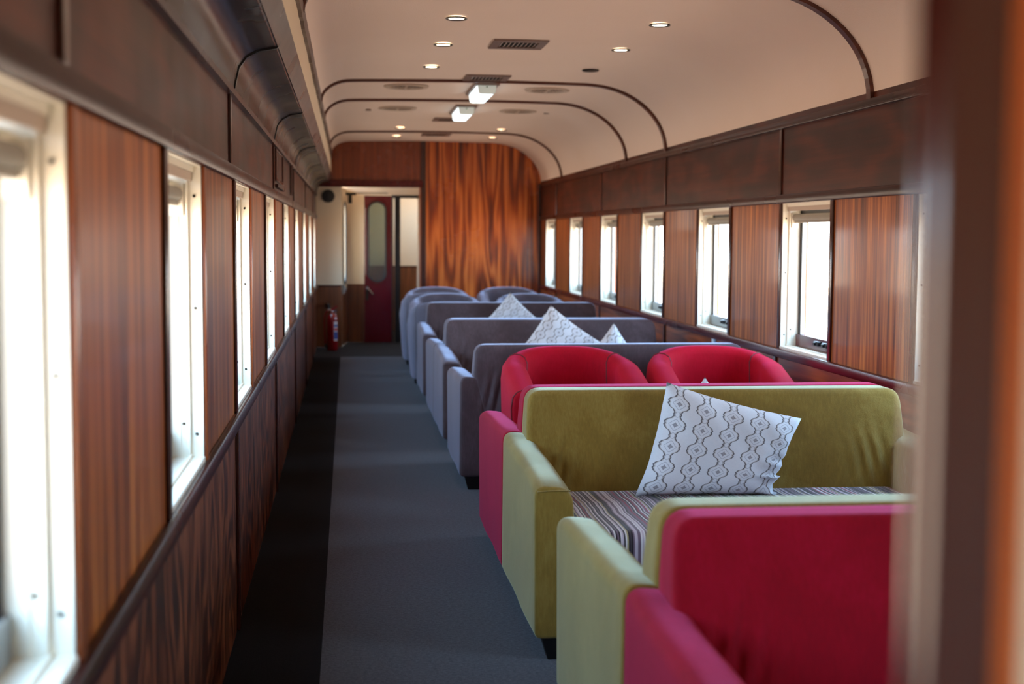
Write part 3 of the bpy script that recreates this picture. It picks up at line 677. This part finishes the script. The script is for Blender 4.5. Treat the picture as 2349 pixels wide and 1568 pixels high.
# ---------------------------------------------------------------- sofas (local: front towards -Y)
def build_sofa(fabric):
    t = empty('sofa')
    hw, hd = .845, .488
    Fb = M[fabric]
    # arms
    def arm(sx):
        o2 = [(0, .075), (.160, .075), (.128, .600), (0, .612)]
        o2 = rounded(o2, [.026, .030, .055, .045], 6)
        def warp(v):
            f_ = (v.y+hd)/(2*hd)
            k_ = max(0, min(1, (v.z-.12)/.38)); z = v.z*(1+.055*(f_-.25)*k_)
            if f_ < .10: z -= .012*k_*(1-f_/.10)**2
            z += .0015*math.sin(v.y*15+v.x*9)*(1 if v.z > .5 else 0)
            x_ = v.x+.002*math.sin(v.y*11+v.z*5)
            return (sx*(-hw+x_)*1, v.y, z)
        b = BM(); puff(b, o2, -hd, hd-.002, .013, 1, 4, 14, warp); return b
    for sx in (1, -1):
        a_ = obj('arm', arm(sx), Fb, t, smooth=True, ang=60)
        b = BM(); tube(b, [(sx*(-hw+x_), -hd-.0005, .572+.004*math.sin(x_*20)) for x_ in (.008, .03, .06, .09, .118)], .0022, 6); obj('seam', b, Fb, a_, smooth=True)
    # back rest
    bw = .770
    o2 = rounded([(-bw+.085, .30), (bw-.085, .30), (bw, .62), (bw-.012, .814), (-bw+.012, .814), (-bw, .62)], [.04, .04, .05, .06, .06, .05], 6)
    def wb(v):
        f_ = 1-(v.y-(hd-.215))/.215        # 1 at the front face
        g = max(0, min(1, (v.z-.42)/.40)); yy = v.y + (.100*g*f_)
        if f_ > .9: yy -= .018*math.cos(v.x*1.9)*(1-abs(g-.5))
        return (v.x, yy, v.z+.003*math.sin(v.x*5+1))
    b = BM(); puff(b, o2, hd-.215, hd, .026, 1, 5, 4, wb)
    obj('backrest', b, Fb, t, smooth=True, ang=60)
    # base and seat
    b = BM(); puff(b, rounded([(-hw+.157, .085), (hw-.157, .085), (hw-.157, .30), (-hw+.157, .30)], .01, 3), -hd+.02, hd-.03, .008, 1, 3, 3); obj('base', b, Fb, t, smooth=True, ang=50)
    b = BM(); o3 = rounded([(-hw+.153, .29), (hw-.153, .29), (hw-.147, .43), (-hw+.147, .43)], [.02, .02, .035, .035], 5)
    def ws(v):
        cz = .016*math.cos(v.x/(hw-.1)*PI/2)*math.cos((v.y+.1)/.4*PI/2) if v.z > .4 else 0
        return (v.x, v.y, v.z+max(-.01, cz))
    puff(b, o3, -hd+.004, hd-.19, .04, 1, 5, 10, ws); obj('seat', b, M['stripes'], t, smooth=True, ang=60, label='striped seat cushion')
    for sx in (-1, 1):
        for sy in (-1, 1):
            b = BM(); cx, cy = sx*(hw-.085), sy*(hd-.055)
            bot = [(cx-.035, cy-.03), (cx+.035, cy-.03), (cx+.035, cy+.03), (cx-.035, cy+.03)]
            A = [b.verts.new((p[0], p[1], .0)) for p in bot]; B_ = [b.verts.new((cx+(p[0]-cx)*1.7, cy+(p[1]-cy)*1.5, .085)) for p in bot]
            for k in range(4): b.faces.new((A[k], A[(k+1) % 4], B_[(k+1) % 4], B_[k]))
            b.faces.new(A); b.faces.new(B_); obj('foot', b, M['foot'], t)
    return t
XC = 1.455
protos = {}
def sofa(fabric, yc, away, label, group, xc=XC, tilt=0):
    if fabric in protos: t = copy_tree(protos[fabric])
    else: t = protos[fabric] = build_sofa(fabric)
    t.location = (xc, yc, 0); t.rotation_euler = (0, 0, (PI if away else 0)+tilt)
    tag(t, label, 'sofa', group); return t
G = 'two seat sofas along the right side'
sofa('red', 2.49, False, 'red velvet two seat sofa nearest the camera, behind the blurred door post', G)
sofa('green', 3.48, True, 'olive green sofa turned away, its low arm just behind the nearest red sofa', G)
sofa('green', 4.93, False, 'olive green sofa facing the camera with a large patterned cushion and striped seat', G)
sofa('red', 5.91, True, 'red sofa turned away, back to back with the green cushioned sofa', G)
sofa('grey', 8.02, True, 'grey sofa turned away, standing directly behind the two red tub chairs', G)
sofa('grey', 9.41, False, 'grey sofa facing the camera with two patterned cushions, middle of the three grey backs', G)
sofa('grey', 10.39, True, 'grey sofa turned away, its back edge showing just behind the middle grey sofa', G)
sofa('grey', 11.85, False, 'farthest grey sofa facing the camera, in front of the grey tub chairs', G)

# ---------------------------------------------------------------- tub chairs (local: front towards -Y)
def build_tub(fabric):
    t = empty('tub_chair'); Fb = M[fabric]
    path = []
    n1, n2 = 7, 30
    hw, yb, yf = .318, -.02, -.355
    for k in range(n1): path.append((-hw, yf+(yb-yf)*k/n1))
    for k in range(n2+1):
        a = PI-PI*k/n2; ca, sa = math.cos(a), math.sin(a)
        path.append((hw*(1 if ca > 0 else -1)*abs(ca)**.74, yb+.315*abs(sa)**.92))
    for k in range(n1): path.append((hw, yb+(yf-yb)*(k+1)/n1))
    N = len(path)
    def norm(i):
        a = Vector(path[max(0, i-1)]); c = Vector(path[min(N-1, i+1)]); d = (c-a).normalized(); return Vector((-d.y, d.x))
    def H(i):
        x_, y_ = path[i]
        if y_ <= yb+1e-4: return .645+.095*(y_-yf)/(yb-yf)
        return .740+.072*min(1, (y_-yb)/.315)**1.3
    secs = []
    for i in range(N):
        x_, y_ = path[i]; o = norm(i); h = H(i); w_ = 1.28-.28*max(0, min(1, (y_-yb)/.3))
        fr = 1.0
        prof2 = [(-.030, .30), (-.040, .42), (-.050, h-.12), (-.052, h-.045), (-.040, h-.016), (-.018, h-.002), (.012, h+.001), (.036, h-.010), (.052, h-.035), (.058, h-.09), (.054, .45), (.044, .25), (.034, .09)]
        secs.append([Vector((x_+o.x*(d*w_+.058*(1-w_)), y_+o.y*(d*w_+.058*(1-w_)), z_)) for d, z_ in prof2])
    def piece(i0, i1, cap0, cap1):
        b = BM(); rings = [[b.verts.new(p) for p in secs[i]] for i in range(i0, i1+1)]
        for A, B_ in zip(rings, rings[1:]):
            for k in range(len(A)-1): b.faces.new((A[k], A[k+1], B_[k+1], B_[k]))
            b.faces.new((A[-1], A[0], B_[0], B_[-1]))
        for flag, R_, d in ((cap0, rings[0], -1), (cap1, rings[-1], -1)):
            if flag:      # rounded, padded arm front
                c = sum((v.co for v in R_), Vector())/len(R_); prev = R_
                for s_, dy in ((.93, -.012), (.78, -.018), (.45, -.021)):
                    nr = [b.verts.new(Vector((c.x+(v.co.x-c.x)*s_, v.co.y+dy, c.z+(v.co.z-c.z)*(1-(1-s_)*.18)))) for v in R_]
                    for k in range(len(R_)): b.faces.new((prev[k], prev[(k+1) % len(R_)], nr[(k+1) % len(R_)], nr[k]))
                    prev = nr
                b.faces.new(prev)
            else: b.faces.new(R_)
        return b
    sa, sb = n1+6, N-1-n1-6
    obj('arm', piece(0, sa, True, False), Fb, t, smooth=True, ang=60)
    obj('arm', piece(sb, N-1, False, True), Fb, t, smooth=True, ang=60)
    obj('backrest', piece(sa, sb, False, False), Fb, t, smooth=True, ang=60)
    for i in (sa, sb):
        b = BM(); tube(b, [p+Vector((0, 0, .001)) for p in secs[i][1:12]], .0042, 6); obj('piping', b, M['pipered' if fabric == 'tubred' else 'pipegrey'], t, smooth=True)
    for idx in (0, N-1):
        b = BM(); R_ = secs[idx]; tube(b, [Vector((p.x, p.y-.004, p.z)) for p in R_[3:]], .0042, 6); obj('piping', b, M['pipered' if fabric == 'tubred' else 'pipegrey'], t, smooth=True)
    b = BM(); o3 = rounded([(-.262, .30), (.262, .30), (.262, .435), (-.262, .435)], [.02, .02, .035, .035], 5)
    def ws(v):
        k = 1-.35*max(0, (v.y-.05)/.25)**2
        return (v.x*k, v.y, v.z+(.015*math.cos(v.x*5) if v.z > .4 else 0))
    puff(b, o3, -.37, .26, .035, 1, 5, 8, ws); obj('seat', b, Fb, t, smooth=True, ang=60)
    b = BM(); box(b, -.27, .27, -.355, .20, .09, .30, .01); obj('base', b, Fb, t)
    for sx in (-1, 1):
        for yy in (-.30, .20):
            b = BM(); cx = sx*(.28 if yy < 0 else .2); A = [b.verts.new((cx+dx*.022, yy+dy*.022, 0)) for dx, dy in ((-1, -1), (1, -1), (1, 1), (-1, 1))]; B_ = [b.verts.new((cx+dx*.034, yy+dy*.034, .095)) for dx, dy in ((-1, -1), (1, -1), (1, 1), (-1, 1))]
            for k in range(4): b.faces.new((A[k], A[(k+1) % 4], B_[(k+1) % 4], B_[k]))
            b.faces.new(A); b.faces.new(B_); obj('foot', b, M['foot'], t)
    return t
tprotos = {}
def tub(fabric, x_, y_, rz, label, group):
    if fabric in tprotos: t = copy_tree(tprotos[fabric])
    else: t = tprotos[fabric] = build_tub(fabric)
    t.location = (x_, y_, 0); t.rotation_euler = (0, 0, rz); tag(t, label, 'tub chair', group)
tub('tubred', 1.170, 7.13, .03, 'bright red tub chair, the left one of the red pair', 'red tub chairs')
tub('tubred', 1.955, 7.13, -.02, 'bright red tub chair on the window side, right one of the red pair', 'red tub chairs')
GT = 'grey tub chairs at the far end'
tub('greyT', .93, 12.76, PI, 'grey tub chair turned away, aisle side, right behind the farthest grey sofa', GT)
tub('greyT', .98, 13.84, 0, 'grey tub chair facing the camera, nearer one on the aisle side', GT)
tub('greyT', 1.84, 13.84, 0, 'grey tub chair facing the camera, nearer one on the window side', GT)
tub('greyT', .93, 14.66, PI, 'grey tub chair turned away, aisle side, farthest foot visible on the carpet edge', GT)
tub('greyT', 1.00, 15.55, 0, 'grey tub chair facing the camera, farthest one on the aisle side near the doorway', GT)
tub('greyT', 1.82, 15.55, 0, 'grey tub chair facing the camera, farthest one against the orange end wall', GT)

# ---------------------------------------------------------------- cushions
def cushion(c, yc, lean, label, size=(.47, .45), th=.075, crumple=0, seed=1, group='patterned scatter cushions'):
    """c: corners BL, BR, TR, TL as (x, z) in the cushion's plane; lean: how far the top tips back"""
    rnd = random.Random(seed); cx = sum(p[0] for p in c)/4; cz = sum(p[1] for p in c)/4; n = 26
    b = BM(); uvl = b.loops.layers.uv.new('UVMap'); side = []
    for sgn in (-1, 1):
        G_ = []
        for j in range(n+1):
            row = []
            for i in range(n+1):
                uu, vv = i/n, j/n
                ub, vb = uu*2-1, vv*2-1
                # edges pull in between the corners
                pu = uu-.030*ub*(1-vb*vb)*1.0*abs(ub); pv = vv-.030*vb*(1-ub*ub)*abs(vb)
                x_ = (1-pv)*((1-pu)*c[0][0]+pu*c[1][0])+pv*((1-pu)*c[3][0]+pu*c[2][0])-cx
                z_ = (1-pv)*((1-pu)*c[0][1]+pu*c[1][1])+pv*((1-pu)*c[3][1]+pu*c[2][1])-cz
                puf = (max(0, 1-ub**4)*max(0, 1-vb**4))**.6
                puf *= 1-.10*math.sin(ub*7+seed)*vb*vb
                y_ = sgn*th*puf+lean*z_
                if crumple:
                    k = math.exp(-(((uu-1)**2)/.05+((vv-.12)**2)/.10)); y_ += crumple*k*math.sin(vv*42+uu*14)*.6; z_ += crumple*k*math.cos(vv*30)*.5; x_ += crumple*k*math.sin(vv*36)*.35
                y_ += .006*math.sin(ub*5+seed)*math.sin(vb*4-seed)+.003*math.sin(ub*13+vb*9+seed)
                row.append(((x_, y_, z_), (uu*size[0], vv*size[1]), (i, j)))
            G_.append(row)
        side.append(G_)
    V = {}
    def vert(s, i, j):
        key = (0 if (i in (0, n) or j in (0, n)) else s, i, j)
        if key not in V: V[key] = b.verts.new(side[s][j][i][0])
        return V[key]
    for s in (0, 1):
        for j in range(n):
            for i in range(n):
                ids = ((i, j), (i+1, j), (i+1, j+1), (i, j+1))
                fc = b.faces.new([vert(s, a, d) for a, d in ids])
                for lp, (a, d) in zip(fc.loops, ids): lp[uvl].uv = side[s][d][a][1]
    o = obj('cushion', b, M['ogee'], smooth=True, ang=0); o.location = (cx, yc, cz); tag(o, label, 'cushion', group); return o
cushion([(1.075, .435), (1.615, .425), (1.745, .715), (1.215, .858)], 5.09, .26, 'large white cushion with grey medallion chains leaning on the olive green sofa', (.50, .47), .085, .03, 3)
cushion([(1.36, .60), (1.519, .435), (1.669, .60), (1.512, .820)], 5.76, -.30, 'white cushion whose tip just peeks over the red sofa back behind the green one', (.3, .3), .05, 0, 5)
cushion([(1.16, .575), (1.49, .46), (1.785, .655), (1.42, .925)], 9.53, .25, 'large patterned cushion standing on its corner on the middle grey sofa', (.43, .45), .075, 0, 8)
cushion([(1.632, .58), (1.82, .44), (2.02, .535), (1.834, .812)], 9.335, .25, 'smaller patterned cushion leaning at the right of the large one on the middle grey sofa', (.30, .32), .055, .012, 11)
cushion([(1.125, .60), (1.435, .46), (1.74, .61), (1.42, .912)], 11.98, .25, 'patterned cushion standing on its corner on the farthest grey sofa', (.45, .43), .07, 0, 13)
cushion([(1.60, .63), (1.70, .46), (1.83, .61), (1.695, .735)], 11.77, .25, 'patterned cushion half hidden behind the large cushion on the middle grey sofa', (.26, .26), .05, .01, 17)
